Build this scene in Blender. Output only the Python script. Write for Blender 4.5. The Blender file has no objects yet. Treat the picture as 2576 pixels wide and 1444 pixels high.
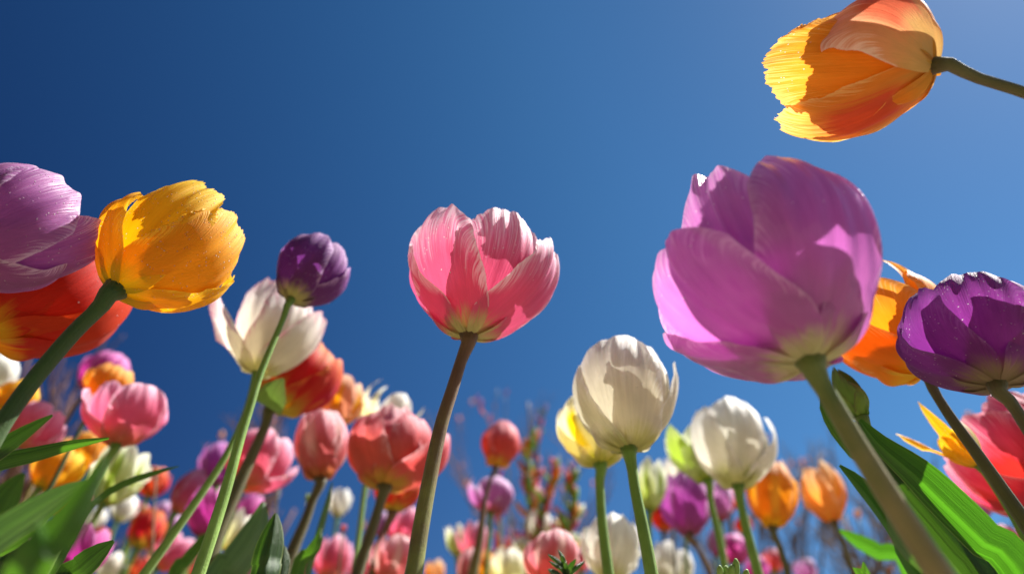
import bpy, math, random
import numpy as np
from mathutils import Vector, Matrix

# ------------------------------------------------------------------ camera, light
SC = bpy.context.scene
COL = SC.collection
PITCH = math.radians(35)
CAM = Vector((0, 0, 0.15))
cam_d = bpy.data.cameras.new('camera')
cam_d.lens = 24; cam_d.sensor_width = 36
cam_d.clip_start = 0.01; cam_d.clip_end = 6000
cam_d.dof.use_dof = True
cam_d.dof.focus_distance = 0.385
cam_d.dof.aperture_fstop = 3.6
cam = bpy.data.objects.new('camera', cam_d)
COL.objects.link(cam)
cam.location = CAM
cam.rotation_euler = (math.radians(90) + PITCH, 0, 0)
SC.camera = cam

SUN_EL, SUN_AZ = math.radians(52), math.radians(62)
SUND = Vector((math.sin(SUN_AZ) * math.cos(SUN_EL), math.cos(SUN_AZ) * math.cos(SUN_EL), math.sin(SUN_EL)))
w = bpy.data.worlds.new('World'); SC.world = w; w.use_nodes = True
nt = w.node_tree; nt.nodes.clear()
sky = nt.nodes.new('ShaderNodeTexSky'); sky.sky_type = 'NISHITA'; sky.sun_disc = False
sky.sun_elevation = SUN_EL; sky.sun_rotation = SUN_AZ
sky.altitude = 1800; sky.air_density = 1.0; sky.dust_density = 0.6; sky.ozone_density = 3.0
bg = nt.nodes.new('ShaderNodeBackground'); bg.inputs['Strength'].default_value = 0.085
wo = nt.nodes.new('ShaderNodeOutputWorld')
# a deep clear sky as seen through a polarising filter: richer blue, darkest at right angles to the sun
hsv = nt.nodes.new('ShaderNodeHueSaturation'); hsv.inputs['Saturation'].default_value = 1.25; hsv.inputs['Hue'].default_value = .497
geo = nt.nodes.new('ShaderNodeTexCoord')
dot = nt.nodes.new('ShaderNodeVectorMath'); dot.operation = 'DOT_PRODUCT'; dot.inputs[1].default_value = SUND
mr = nt.nodes.new('ShaderNodeMapRange'); mr.interpolation_type = 'LINEAR'
mr.inputs[1].default_value = -.05; mr.inputs[2].default_value = .85; mr.inputs[3].default_value = .075; mr.inputs[4].default_value = .52
nt.links.new(geo.outputs['Generated'], dot.inputs[0]); nt.links.new(dot.outputs['Value'], mr.inputs[0])
nt.links.new(mr.outputs[0], hsv.inputs['Value'])
nt.links.new(sky.outputs[0], hsv.inputs['Color']); flt = nt.nodes.new('ShaderNodeMix'); flt.data_type = 'RGBA'; flt.blend_type = 'MULTIPLY'; flt.inputs[0].default_value = 1
tint = nt.nodes.new('ShaderNodeMix'); tint.data_type = 'RGBA'; tint.inputs[6].default_value = (.42, .56, 1.0, 1); tint.inputs[7].default_value = (.94, .99, .96, 1)
tf = nt.nodes.new('ShaderNodeMapRange'); tf.inputs[1].default_value = 0; tf.inputs[2].default_value = .8
nt.links.new(dot.outputs['Value'], tf.inputs[0]); nt.links.new(tf.outputs[0], tint.inputs[0]); nt.links.new(tint.outputs[2], flt.inputs[7])
nt.links.new(hsv.outputs[0], flt.inputs[6]); nt.links.new(flt.outputs[2], bg.inputs[0]); nt.links.new(bg.outputs[0], wo.inputs[0])
sd = bpy.data.lights.new('sun', 'SUN'); sd.energy = 5.0; sd.angle = math.radians(0.5); sd.color = (1, .96, .89)
so = bpy.data.objects.new('sun', sd); COL.objects.link(so)
so.rotation_euler = SUND.to_track_quat('Z', 'Y').to_euler()
SC.view_settings.view_transform = 'Standard'; SC.view_settings.look = 'None'
SC.view_settings.exposure = 1.5; SC.view_settings.gamma = 1
SC.cycles.sample_clamp_indirect = 4
SC.cycles.use_denoising = True

# ------------------------------------------------------------------ picture geometry
# positions are read off a 2576 x 1444 view; each gets its own real distance d (m along the view axis)
F = 24 / 36 * 2576
RT = Vector((1, 0, 0)); UPV = Vector((0, -math.sin(PITCH), math.cos(PITCH))); FW = Vector((0, math.cos(PITCH), math.sin(PITCH)))
def ray(x, y):
    return RT * ((x - 1288) / F) + UPV * ((722 - y) / F) + FW
def at(x, y, d):
    return CAM + ray(x, y) * d
def atY(x, y, Y):
    r = ray(x, y)
    return CAM + r * (Y / r.y)
def size(x, y, px, d):
    return px / F * d

# ------------------------------------------------------------------ materials
class NT:
    def __init__(s, name):
        s.m = bpy.data.materials.new(name); s.m.use_nodes = True
        s.t = s.m.node_tree; s.t.nodes.clear()
    def n(s, typ, **kw):
        nd = s.t.nodes.new(typ)
        for k, v in kw.items(): setattr(nd, k, v)
        return nd
    def put(s, sock, v):
        if v is None: return
        if isinstance(v, bpy.types.NodeSocket): s.t.links.new(v, sock)
        else:
            if hasattr(sock.default_value, '__len__') and not hasattr(v, '__len__'): v = (v,) * len(sock.default_value)
            if hasattr(v, '__len__') and len(v) == 3 and len(sock.default_value) == 4: v = (*v, 1)
            sock.default_value = v
    def math(s, op, a, b=None, c=None, clamp=False):
        nd = s.n('ShaderNodeMath', operation=op, use_clamp=clamp)
        s.put(nd.inputs[0], a)
        if b is not None: s.put(nd.inputs[1], b)
        if c is not None: s.put(nd.inputs[2], c)
        return nd.outputs[0]
    def mix(s, f, a, b, blend='MIX'):
        nd = s.n('ShaderNodeMix', data_type='RGBA', blend_type=blend)
        s.put(nd.inputs[0], f); s.put(nd.inputs[6], a); s.put(nd.inputs[7], b)
        return nd.outputs[2]
    def smooth(s, v, a, b):
        nd = s.n('ShaderNodeMapRange', interpolation_type='SMOOTHSTEP')
        s.put(nd.inputs[0], v); nd.inputs[1].default_value = a; nd.inputs[2].default_value = b
        return nd.outputs[0]
    def xyz(s, x, y, z=0.0):
        nd = s.n('ShaderNodeCombineXYZ'); s.put(nd.inputs[0], x); s.put(nd.inputs[1], y); s.put(nd.inputs[2], z)
        return nd.outputs[0]
    def noise(s, vec, scale, detail=3, rough=.5):
        nd = s.n('ShaderNodeTexNoise'); s.put(nd.inputs['Vector'], vec)
        nd.inputs['Scale'].default_value = scale; nd.inputs['Detail'].default_value = detail; nd.inputs['Roughness'].default_value = rough
        return nd.outputs[0]
    def bump(s, h, strength, dist, normal=None):
        nd = s.n('ShaderNodeBump'); nd.inputs['Strength'].default_value = strength; nd.inputs['Distance'].default_value = dist
        s.put(nd.inputs['Height'], h); s.put(nd.inputs['Normal'], normal)
        return nd.outputs[0]
    def finish(s, color, rough, normal=None, trans=0.0, tcolor=None, spec=.5, sheen=0.0, coat=0.0):
        p = s.n('ShaderNodeBsdfPrincipled')
        s.put(p.inputs['Base Color'], color); s.put(p.inputs['Roughness'], rough); s.put(p.inputs['Normal'], normal)
        p.inputs['Specular IOR Level'].default_value = spec
        p.inputs['Sheen Weight'].default_value = sheen; p.inputs['Coat Weight'].default_value = coat
        out = s.n('ShaderNodeOutputMaterial'); sh = p.outputs[0]
        if trans > 0:
            t = s.n('ShaderNodeBsdfTranslucent'); s.put(t.inputs[0], tcolor if tcolor is not None else color); s.put(t.inputs['Normal'], normal)
            mx = s.n('ShaderNodeMixShader'); s.put(mx.inputs[0], trans)
            s.t.links.new(p.outputs[0], mx.inputs[1]); s.t.links.new(t.outputs[0], mx.inputs[2]); sh = mx.outputs[0]
        s.t.links.new(sh, out.inputs[0])
        return s.m

def petal_mat(name, base, mid, tip, edge, edge_w=.22, edge_s=.8, flame=None, flame_w=.45, flame_v=(.15, .9), base_v=.2, tip_v=.95, coat=0.0,
              vein=.35, specks=0.0, trans=.47, sat=1.0, rough=.56, streak=.16, sheen=.04):
    s = NT(name)
    uv = s.n('ShaderNodeUVMap').outputs[0]
    sp = s.n('ShaderNodeSeparateXYZ'); s.put(sp.inputs[0], uv)
    U, V = sp.outputs[0], sp.outputs[1]
    u = s.math('MULTIPLY_ADD', U, 2.0, -1.0); au = s.math('ABSOLUTE', u)
    rnd = s.n('ShaderNodeObjectInfo').outputs['Random']
    c = s.math('MULTIPLY', u, s.math('SUBTRACT', 1.55, V))          # veins fan out from the foot to the margins
    rz = s.math('MULTIPLY', rnd, 40.0)
    fine = s.noise(s.xyz(s.math('MULTIPLY', c, 58.0), s.math('MULTIPLY', V, 2.6), rz), 1.0, 3, .6)
    broad = s.noise(s.xyz(s.math('MULTIPLY', c, 9.0), s.math('MULTIPLY', V, 1.6), rz), 1.0, 2, .5)
    blot = s.noise(s.xyz(s.math('MULTIPLY', u, 1.6), s.math('MULTIPLY', V, 2.2), rz), 1.4, 3, .55)
    nn = s.math('ADD', s.math('MULTIPLY', fine, .5), s.math('MULTIPLY', broad, .5)); dn = s.math('SUBTRACT', nn, .5)
    vv = s.math('ADD', s.math('MULTIPLY_ADD', dn, streak * 2, V), s.math('MULTIPLY', s.math('SUBTRACT', blot, .5), .25))
    col = s.mix(s.smooth(vv, base_v * .25, base_v * 1.6), base, mid)
    col = s.mix(s.smooth(vv, .5, tip_v), col, tip)
    if flame is not None:
        f1 = s.smooth(s.math('MULTIPLY_ADD', dn, 1.4, s.math('SUBTRACT', 1.0, s.math('DIVIDE', au, flame_w))), 0.0, .6)
        f2 = s.math('MULTIPLY', s.smooth(vv, flame_v[0], flame_v[0] + .2), s.math('SUBTRACT', 1.0, s.smooth(vv, flame_v[1] - .25, flame_v[1])))
        col = s.mix(s.math('MULTIPLY', f1, f2), col, flame)
    e = s.math('MAXIMUM', s.math('MULTIPLY', au, s.smooth(V, .12, .5)), V)
    e = s.smooth(s.math('MULTIPLY_ADD', s.math('SUBTRACT', fine, .5), 1.1, s.math('MULTIPLY_ADD', dn, .3, e)), 1 - edge_w, 1.04)
    col = s.mix(s.math('MULTIPLY', e, edge_s), col, edge)
    col = s.mix(s.math('MULTIPLY', s.smooth(s.math('MAXIMUM', s.math('MULTIPLY', au, s.smooth(V, .1, .3)), V), .955, .985), .55 * edge_s), col, edge)
    # slight brightness variation along the veins and from petal to petal
    bc = s.n('ShaderNodeBrightContrast'); s.put(bc.inputs[0], col)
    hs = s.n('ShaderNodeHueSaturation')
    s.put(hs.inputs['Hue'], s.math('MULTIPLY_ADD', rnd, .02, .49))
    s.put(hs.inputs['Value'], s.math('ADD', s.math('MULTIPLY_ADD', dn, .6 * vein + .12, .97), s.math('MULTIPLY', s.math('SUBTRACT', blot, .5), .35)))
    s.put(hs.inputs['Color'], col); col = hs.outputs[0]
    roughv = rough
    nrm = s.bump(fine, vein, .0018, s.bump(broad, vein * .35, .002))
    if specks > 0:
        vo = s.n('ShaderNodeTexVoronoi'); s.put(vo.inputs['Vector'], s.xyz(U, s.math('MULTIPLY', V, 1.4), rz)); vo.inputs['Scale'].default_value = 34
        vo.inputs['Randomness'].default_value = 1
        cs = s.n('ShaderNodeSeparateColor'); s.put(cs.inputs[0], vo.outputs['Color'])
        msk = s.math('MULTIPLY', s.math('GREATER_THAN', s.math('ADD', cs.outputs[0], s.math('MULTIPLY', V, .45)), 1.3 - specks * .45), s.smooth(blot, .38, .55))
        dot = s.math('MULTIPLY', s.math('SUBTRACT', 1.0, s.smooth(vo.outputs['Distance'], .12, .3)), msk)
        col = s.mix(s.math('MULTIPLY', dot, .8), col, (.95, .93, .88))  # whitened specks: glints of water drops painted into the petal colour, with pollen
        nrm = s.bump(dot, .8, .002, nrm)
    g = s.n('ShaderNodeHueSaturation'); s.put(g.inputs['Color'], col); g.inputs['Saturation'].default_value = sat; g.inputs['Value'].default_value = 1.0
    return s.finish(col, roughv, nrm, trans, g.outputs[0], .25, sheen, coat)

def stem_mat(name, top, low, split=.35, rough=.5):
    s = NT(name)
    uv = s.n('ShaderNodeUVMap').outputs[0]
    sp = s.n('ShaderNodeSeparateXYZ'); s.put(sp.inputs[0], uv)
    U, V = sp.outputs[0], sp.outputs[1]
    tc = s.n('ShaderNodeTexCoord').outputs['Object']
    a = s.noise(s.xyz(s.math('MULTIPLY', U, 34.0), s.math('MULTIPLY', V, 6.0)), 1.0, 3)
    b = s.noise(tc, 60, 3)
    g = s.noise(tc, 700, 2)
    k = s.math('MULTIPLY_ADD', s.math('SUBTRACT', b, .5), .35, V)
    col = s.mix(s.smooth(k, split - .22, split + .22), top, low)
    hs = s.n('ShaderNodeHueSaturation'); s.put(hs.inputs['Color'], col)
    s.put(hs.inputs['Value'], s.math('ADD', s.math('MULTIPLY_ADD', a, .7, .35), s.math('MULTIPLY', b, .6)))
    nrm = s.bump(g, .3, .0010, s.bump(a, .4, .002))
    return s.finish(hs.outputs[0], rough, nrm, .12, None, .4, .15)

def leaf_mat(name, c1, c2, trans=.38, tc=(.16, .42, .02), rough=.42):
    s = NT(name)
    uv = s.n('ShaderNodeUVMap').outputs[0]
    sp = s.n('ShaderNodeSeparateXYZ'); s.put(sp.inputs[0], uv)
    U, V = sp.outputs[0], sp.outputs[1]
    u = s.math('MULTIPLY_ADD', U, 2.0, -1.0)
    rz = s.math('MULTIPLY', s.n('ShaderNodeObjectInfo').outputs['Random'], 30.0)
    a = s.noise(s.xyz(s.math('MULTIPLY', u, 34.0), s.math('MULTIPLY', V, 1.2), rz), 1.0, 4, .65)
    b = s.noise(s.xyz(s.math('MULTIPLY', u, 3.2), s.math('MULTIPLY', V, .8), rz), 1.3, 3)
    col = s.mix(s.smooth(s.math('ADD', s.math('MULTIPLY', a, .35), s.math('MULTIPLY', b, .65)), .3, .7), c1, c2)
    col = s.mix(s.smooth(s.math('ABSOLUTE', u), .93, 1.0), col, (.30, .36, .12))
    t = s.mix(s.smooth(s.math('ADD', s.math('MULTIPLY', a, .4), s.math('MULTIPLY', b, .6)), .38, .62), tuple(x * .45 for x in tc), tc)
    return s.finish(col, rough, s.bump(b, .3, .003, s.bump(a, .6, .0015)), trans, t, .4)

PM = {}
def P(k, *a, **kw): PM[k] = petal_mat('petal_' + k, *a, **kw)
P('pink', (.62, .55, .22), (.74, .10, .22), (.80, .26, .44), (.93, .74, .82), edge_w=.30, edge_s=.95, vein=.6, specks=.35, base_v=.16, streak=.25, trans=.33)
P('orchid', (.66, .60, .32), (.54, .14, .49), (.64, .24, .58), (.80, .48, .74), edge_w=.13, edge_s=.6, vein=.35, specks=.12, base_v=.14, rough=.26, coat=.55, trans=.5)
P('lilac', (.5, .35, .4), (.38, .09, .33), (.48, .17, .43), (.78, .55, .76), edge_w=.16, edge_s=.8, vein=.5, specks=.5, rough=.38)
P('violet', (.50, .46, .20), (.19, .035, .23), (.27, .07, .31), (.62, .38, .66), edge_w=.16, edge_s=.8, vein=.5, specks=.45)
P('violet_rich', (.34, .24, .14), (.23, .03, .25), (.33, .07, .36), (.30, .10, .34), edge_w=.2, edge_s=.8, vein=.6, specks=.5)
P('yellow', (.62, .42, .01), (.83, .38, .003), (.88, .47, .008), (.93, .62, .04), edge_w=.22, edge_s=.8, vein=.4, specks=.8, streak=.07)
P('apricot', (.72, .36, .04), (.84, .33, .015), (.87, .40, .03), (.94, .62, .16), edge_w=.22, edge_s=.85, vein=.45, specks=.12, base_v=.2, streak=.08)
P('apricotflame', (.68, .40, .08), (.84, .34, .04), (.86, .42, .06), (.95, .70, .25), edge_w=.18, edge_s=.8, flame=(.68, .10, .03), flame_w=.8, flame_v=(.15, .85), vein=.45, base_v=.2, streak=.08)
P('apricotpale', (.74, .50, .16), (.80, .42, .20), (.84, .50, .36), (.97, .86, .78), edge_w=.25, edge_s=.8, flame=(.72, .18, .08), flame_w=.6, flame_v=(.2, .8), vein=.4, base_v=.3, streak=.08)
P('orange', (.80, .48, .01), (.84, .30, .008), (.86, .38, .04), (.92, .60, .22), edge_w=.2, edge_s=.6, vein=.3)
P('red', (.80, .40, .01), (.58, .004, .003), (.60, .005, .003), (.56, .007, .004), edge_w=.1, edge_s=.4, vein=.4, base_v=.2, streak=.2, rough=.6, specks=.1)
P('rosewhite', (.66, .62, .30), (.78, .72, .58), (.86, .80, .76), (.72, .30, .42), edge_w=.12, edge_s=.75, vein=.3, streak=.2, sat=1.1)
P('flame', (.62, .48, .04), (.62, .05, .02), (.62, .10, .035), (.78, .30, .05), edge_w=.22, edge_s=.7, flame=(.60, .02, .01), flame_w=.4, vein=.4, base_v=.3)
P('peachstripe', (.8, .5, .2), (.82, .36, .18), (.84, .44, .24), (.88, .55, .36), flame=(.86, .40, .01), flame_w=.4, vein=.5)
P('cream', (.74, .64, .16), (.84, .80, .48), (.88, .86, .74), (.92, .90, .84), vein=.3, sat=1.2)
P('coralpink', (.58, .20, .06), (.70, .16, .16), (.80, .33, .42), (.90, .68, .66), edge_w=.2, edge_s=.8, flame=(.74, .46, .40), flame_w=.3, flame_v=(.3, .98), vein=.5, base_v=.25)
P('coral', (.66, .34, .05), (.70, .10, .09), (.78, .20, .26), (.88, .52, .54), edge_w=.2, edge_s=.7, vein=.5, base_v=.22)
P('rose', (.64, .20, .10), (.70, .11, .20), (.80, .27, .42), (.92, .68, .80), edge_w=.18, edge_s=.8, vein=.3, base_v=.3)
P('magenta', (.46, .05, .16), (.52, .04, .30), (.64, .14, .46), (.82, .42, .70), edge_w=.18, edge_s=.6, vein=.25)
P('purple', (.40, .08, .22), (.38, .055, .32), (.50, .14, .45), (.78, .46, .74), edge_w=.2, edge_s=.6, vein=.3)
P('mauve', (.46, .10, .12), (.42, .12, .33), (.56, .26, .52), (.88, .74, .88), edge_w=.25, edge_s=.8, vein=.4, base_v=.25)
P('salmon', (.72, .36, .03), (.72, .12, .07), (.78, .22, .22), (.86, .50, .56), edge_w=.2, edge_s=.5, vein=.3, base_v=.25)
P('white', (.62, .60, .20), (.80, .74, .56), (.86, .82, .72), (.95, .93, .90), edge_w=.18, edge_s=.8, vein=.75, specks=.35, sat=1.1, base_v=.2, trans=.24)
P('whitesoft', (.58, .58, .22), (.76, .73, .62), (.84, .82, .76), (.93, .92, .90), edge_w=.18, edge_s=.8, vein=.5, sat=1.1, base_v=.25, trans=.34)
P('lemon', (.60, .58, .10), (.82, .76, .42), (.88, .84, .62), (.92, .90, .76), flame=(.80, .62, .06), flame_w=.25, vein=.5, sat=1.2)
P('limewhite', (.40, .46, .06), (.60, .66, .26), (.80, .82, .60), (.9, .9, .8), flame=(.34, .44, .05), flame_w=.3, flame_v=(.05, .9), vein=.3)
P('gold', (.80, .46, .01), (.74, .26, .006), (.82, .36, .03), (.9, .6, .25), edge_w=.2, edge_s=.6, vein=.3, flame=(.84, .44, .03), flame_w=.3)
P('amber', (.80, .30, .03), (.84, .36, .06), (.88, .50, .18), (.94, .74, .48), edge_w=.25, edge_s=.7, vein=.25)
P('crimson', (.56, .06, .04), (.62, .03, .06), (.72, .12, .24), (.92, .62, .68), edge_w=.16, edge_s=.6, vein=.5, flame=(.52, .02, .02), flame_w=.35)
P('scarlet', (.7, .2, .02), (.66, .05, .02), (.72, .08, .04), (.8, .25, .15), vein=.3)
P('greenpetal', (.30, .42, .04), (.30, .46, .04), (.40, .56, .08), (.6, .7, .3), vein=.3)
P('bud', (.14, .26, .03), (.17, .30, .04), (.20, .32, .05), (.14, .16, .05), vein=.4, trans=.15)

SM = {
 'brown': stem_mat('stem_brown_to_green', (.14, .075, .03), (.22, .28, .045), .32),
 'green': stem_mat('stem_green', (.15, .28, .035), (.24, .40, .08), .3),
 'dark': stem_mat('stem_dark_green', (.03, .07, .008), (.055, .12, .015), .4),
 'tan': stem_mat('stem_tan', (.13, .19, .03), (.30, .23, .10), .12),
 'olive': stem_mat('stem_olive_brown', (.10, .09, .028), (.16, .23, .04), .5),
}
LM = {
 'leaf': leaf_mat('leaf_green', (.05, .13, .02), (.09, .22, .03)),
 'bright': leaf_mat('leaf_bright_green', (.018, .08, .008), (.07, .22, .02), trans=.4, tc=(.10, .36, .012)),
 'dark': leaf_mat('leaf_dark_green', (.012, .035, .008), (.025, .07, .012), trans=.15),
 'blue': leaf_mat('leaf_blue_green', (.09, .17, .08), (.15, .26, .12), trans=.22),
}

# ------------------------------------------------------------------ objects
def link(name, verts, faces, mat, parent=None, origin=(0, 0, 0), uvs=None, smooth=True):
    me = bpy.data.meshes.new(name)
    v = np.asarray(verts, dtype=float) - np.asarray(origin, dtype=float)
    me.from_pydata([tuple(p) for p in v], [], [tuple(f) for f in faces])
    if uvs is not None:
        ul = me.uv_layers.new(name='UVMap')
        li = np.zeros(len(me.loops), dtype=np.int32); me.loops.foreach_get('vertex_index', li)
        ul.data.foreach_set('uv', np.asarray(uvs, dtype=np.float32)[li].ravel())
    if smooth: me.polygons.foreach_set('use_smooth', [True] * len(me.polygons))
    me.materials.append(mat); me.update()
    o = bpy.data.objects.new(name, me); COL.objects.link(o)
    if parent is not None: o.parent = parent
    return o

def empty(name, loc, label, cat, group=None):
    o = bpy.data.objects.new(name, None); COL.objects.link(o)
    o.location = loc; o.empty_display_size = .02
    o['label'] = label; o['category'] = cat
    if group: o['group'] = group
    return o

def grid_faces(nu, nv, wrap=False):
    f = []
    for j in range(nv - 1):
        for i in range(nu - 1 if not wrap else nu):
            i2 = (i + 1) % nu
            f.append((j * nu + i, j * nu + i2, (j + 1) * nu + i2, (j + 1) * nu + i))
    return f

def curve_pts(pts, n):
    """Catmull-Rom through pts, n samples evenly by length"""
    P_ = [np.array(p, dtype=float) for p in pts]
    P_ = [2 * P_[0] - P_[1]] + P_ + [2 * P_[-1] - P_[-2]]
    out = []
    for i in range(1, len(P_) - 2):
        for t in np.linspace(0, 1, 16, endpoint=False):
            a, b, c, d = P_[i - 1:i + 3]
            out.append(.5 * ((2 * b) + (-a + c) * t + (2 * a - 5 * b + 4 * c - d) * t * t + (-a + 3 * b - 3 * c + d) * t ** 3))
    out.append(P_[-2]); out = np.array(out)
    L = np.concatenate([[0], np.cumsum(np.linalg.norm(np.diff(out, axis=0), axis=1))])
    s = np.linspace(0, L[-1], n)
    return np.stack([np.interp(s, L, out[:, k]) for k in range(3)], 1), s / L[-1], L[-1]

def tube(path, radii, nseg=12, seed=0):
    rg = np.random.RandomState(seed)
    T = np.gradient(path, axis=0); T /= np.linalg.norm(T, axis=1)[:, None]
    ref = np.array([.3, 1, .1]); v = []; uv = []
    ph = rg.rand() * 6
    for i, (p, t, r) in enumerate(zip(path, T, radii)):
        a = np.cross(t, ref); a /= np.linalg.norm(a); b = np.cross(t, a)
        for k in range(nseg):
            th = 2 * math.pi * k / nseg
            rr = r * (1 + .05 * math.sin(2 * th + ph + i * .05) + .03 * math.sin(3 * th - i * .11))
            v.append(p + (a * math.cos(th) + b * math.sin(th)) * rr); uv.append((abs(2 * k / nseg - 1), i / (len(path) - 1)))
    f = grid_faces(nseg, len(path), True)
    f.append(tuple(range(nseg - 1, -1, -1))); f.append(tuple((len(path) - 1) * nseg + k for k in range(nseg)))
    return v, f, uv

def to_ground(pts, lean=.5):
    """carry a path on, down into the soil"""
    a, b = Vector(pts[-2]), Vector(pts[-1])
    t = (b - a).normalized()
    if t.z > -.2: t.z = -.2
    h = Vector((t.x, t.y, 0)) / abs(t.z)
    if h.length > lean: h = h.normalized() * lean
    z = b.z
    mid = Vector((b.x + h.x * z * .5, b.y + h.y * z * .5, z * .5))
    end = Vector((b.x + h.x * z * .75, b.y + h.y * z * .75, -.01))
    return list(pts) + [mid, end]

def petal(B, A, N, R_, Rr, L, q, phi, rs=1., ln=1., w=.95, tip=.6, p1=.66, p2=1.46, z1=.10, z2=.5, drop=.15, dk=2.7, endw=.64,
          fr=0.0, ruf=.025, crease=.03, curl=0.0, tw=.1, flat=.7, sk=0.0, seed=0, bend=0.0, pinch=1.0):
    """one petal: B foot, A cup axis, N towards the camera, R_ right; q grid size; sizes relative to cup radius Rr and length L"""
    rg = np.random.RandomState(seed)
    nu, nv = q
    ph = math.radians(phi)
    er = np.array(N) * math.cos(ph) + np.array(R_) * math.sin(ph)
    et = -np.array(N) * math.sin(ph) + np.array(R_) * math.cos(ph)
    ax = np.array(A)
    Rp = Rr * rs; Lp = L * ln
    u = np.linspace(-1, 1, nu)[None, :]; t = (np.linspace(0, 1, nv) ** .9)[:, None]
    a1, a2, a3, a4 = rg.rand(4) * 6.28
    hsh = (rg.rand(nu) * 2 - 1)[None, :]; hsv = rg.rand(nv, 2) * 2 - 1
    nk = rg.rand(6) * 6.28
    au = np.abs(u); sg = (u > 0).astype(float)
    top = 1 - drop * au ** dk + .014 * np.sin(3.1 * u + a1) + .012 * np.sin(7.3 * u + a2)
    notch = fr * (.45 * np.sin(6.3 * u + nk[0]) + .35 * np.sin(11.7 * u + nk[5]) + .25 * np.sin(41 * u + nk[1]) + .8 * hsh * hsh * np.sign(hsh)) * .010
    v = t * top
    v2 = v + notch * np.clip((t - .9) / .1, 0, 1)
    s = 1 - v2; b = v2
    rho = Rp * (.05 * s ** 3 + 3 * p1 * s * s * b + 3 * p2 * s * b * b + tip * b ** 3)
    z = Lp * (3 * z1 * s * s * b + 3 * z2 * s * b * b + b ** 3)
    k = np.minimum(1, (v + .03) / .52)
    wf = (np.sin(k * math.pi / 2) ** (.62 * pinch)) * .98 + .02
    kk = np.clip((v - .5) / .5, 0, 1)
    wf = wf * np.sqrt(np.maximum(0, 1 - (1 - endw ** 2) * kk ** 2.6))
    wd = Rp * w * wf
    hs_ = np.where(u < 0, hsv[:, :1], hsv[:, 1:])
    wd = wd * (1 + fr * .022 * (np.sin(31 * t + nk[2] + 2 * sg) + .6 * np.sin(67 * t + nk[3] + sg) + 1.1 * hs_) * np.clip(t - .35, 0, 1) * (au > .93))
    cr = np.maximum(rho, Rp * flat)
    th = np.clip(u * wd / cr, -1.9, 1.9)
    rad = rho - cr * (1 - np.cos(th)); tan = cr * np.sin(th)
    rad = rad + tw * u * wd * .5
    rad = rad + ruf * Rp * au ** 2.2 * (np.sin(7 * t + a3 + 2.4 * sg) + .6 * np.sin(15 * t + a4 + u)) * np.minimum(1, t * 1.6)
    rad = rad - crease * Rp * np.exp(-(u / .13) ** 2) * np.minimum(1, t * 3) * (1 - .3 * t)
    rad = rad + .026 * Rp * np.sin(u * 8 + a1 + 1.5 * t) * t + .014 * Rp * np.sin(u * 17 + a2 + 3 * t) * t + .018 * Rp * np.sin(5 * t + a3 + 2 * u) * t
    rad = rad + .022 * Rp * np.sin(23 * t + a4 + 3 * sg) * np.clip(au - .7, 0, 1) / .3 * np.clip(t - .3, 0, 1)
    rad = rad + .008 * Rp * np.sin(9 * u + nk[4]) * np.clip((t - .75) / .25, 0, 1)
    zz = z + bend * Rp * u * t
    if curl:
        c_ = np.maximum(0, t - .72) / .28
        rad = rad + curl * Rp * c_ ** 2; zz = zz - abs(curl) * Rp * .35 * c_ ** 3
    tan = tan + sk * Rp * t * t + 0 * t
    o1 = np.ones((nv, nu))
    rad, tan, zz = (rad * o1).ravel()[:, None], (tan * o1).ravel()[:, None], (zz * o1).ravel()[:, None]
    verts = np.array(B)[None, :] + er[None, :] * rad + et[None, :] * tan + ax[None, :] * zz
    uvs = np.stack([((u + 1) / 2 * o1).ravel(), (t * o1).ravel()], 1)
    return verts, grid_faces(nu, nv), uvs

def six(op=.6, seed=0, ln=1., w=.8, **kw):
    rg = random.Random(seed * 7 + 3); kw.setdefault('curl', rg.choice([0, 0, .06, .14])); kw.setdefault('ruf', rg.uniform(.02, .07)); kw.setdefault('drop', rg.uniform(.12, .34)); off = rg.uniform(-35, 35) + (0 if 'off' not in kw else 0)
    off = kw.pop('off', off); out = []
    for i in range(3):
        out.append(dict(phi=off + 120 * i + rg.uniform(-8, 8), rs=1, ln=ln * rg.uniform(.92, 1), w=w * rg.uniform(.92, 1.04), tip=op * rg.uniform(.9, 1.15), tw=rg.uniform(.02, .14), **kw))
        out.append(dict(phi=off + 60 + 120 * i + rg.uniform(-8, 8), rs=.86, ln=ln * rg.uniform(.97, 1.05), w=w * rg.uniform(.95, 1.05), tip=op * rg.uniform(.85, 1.1), tw=rg.uniform(-.05, .1), **kw))
    return out

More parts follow.
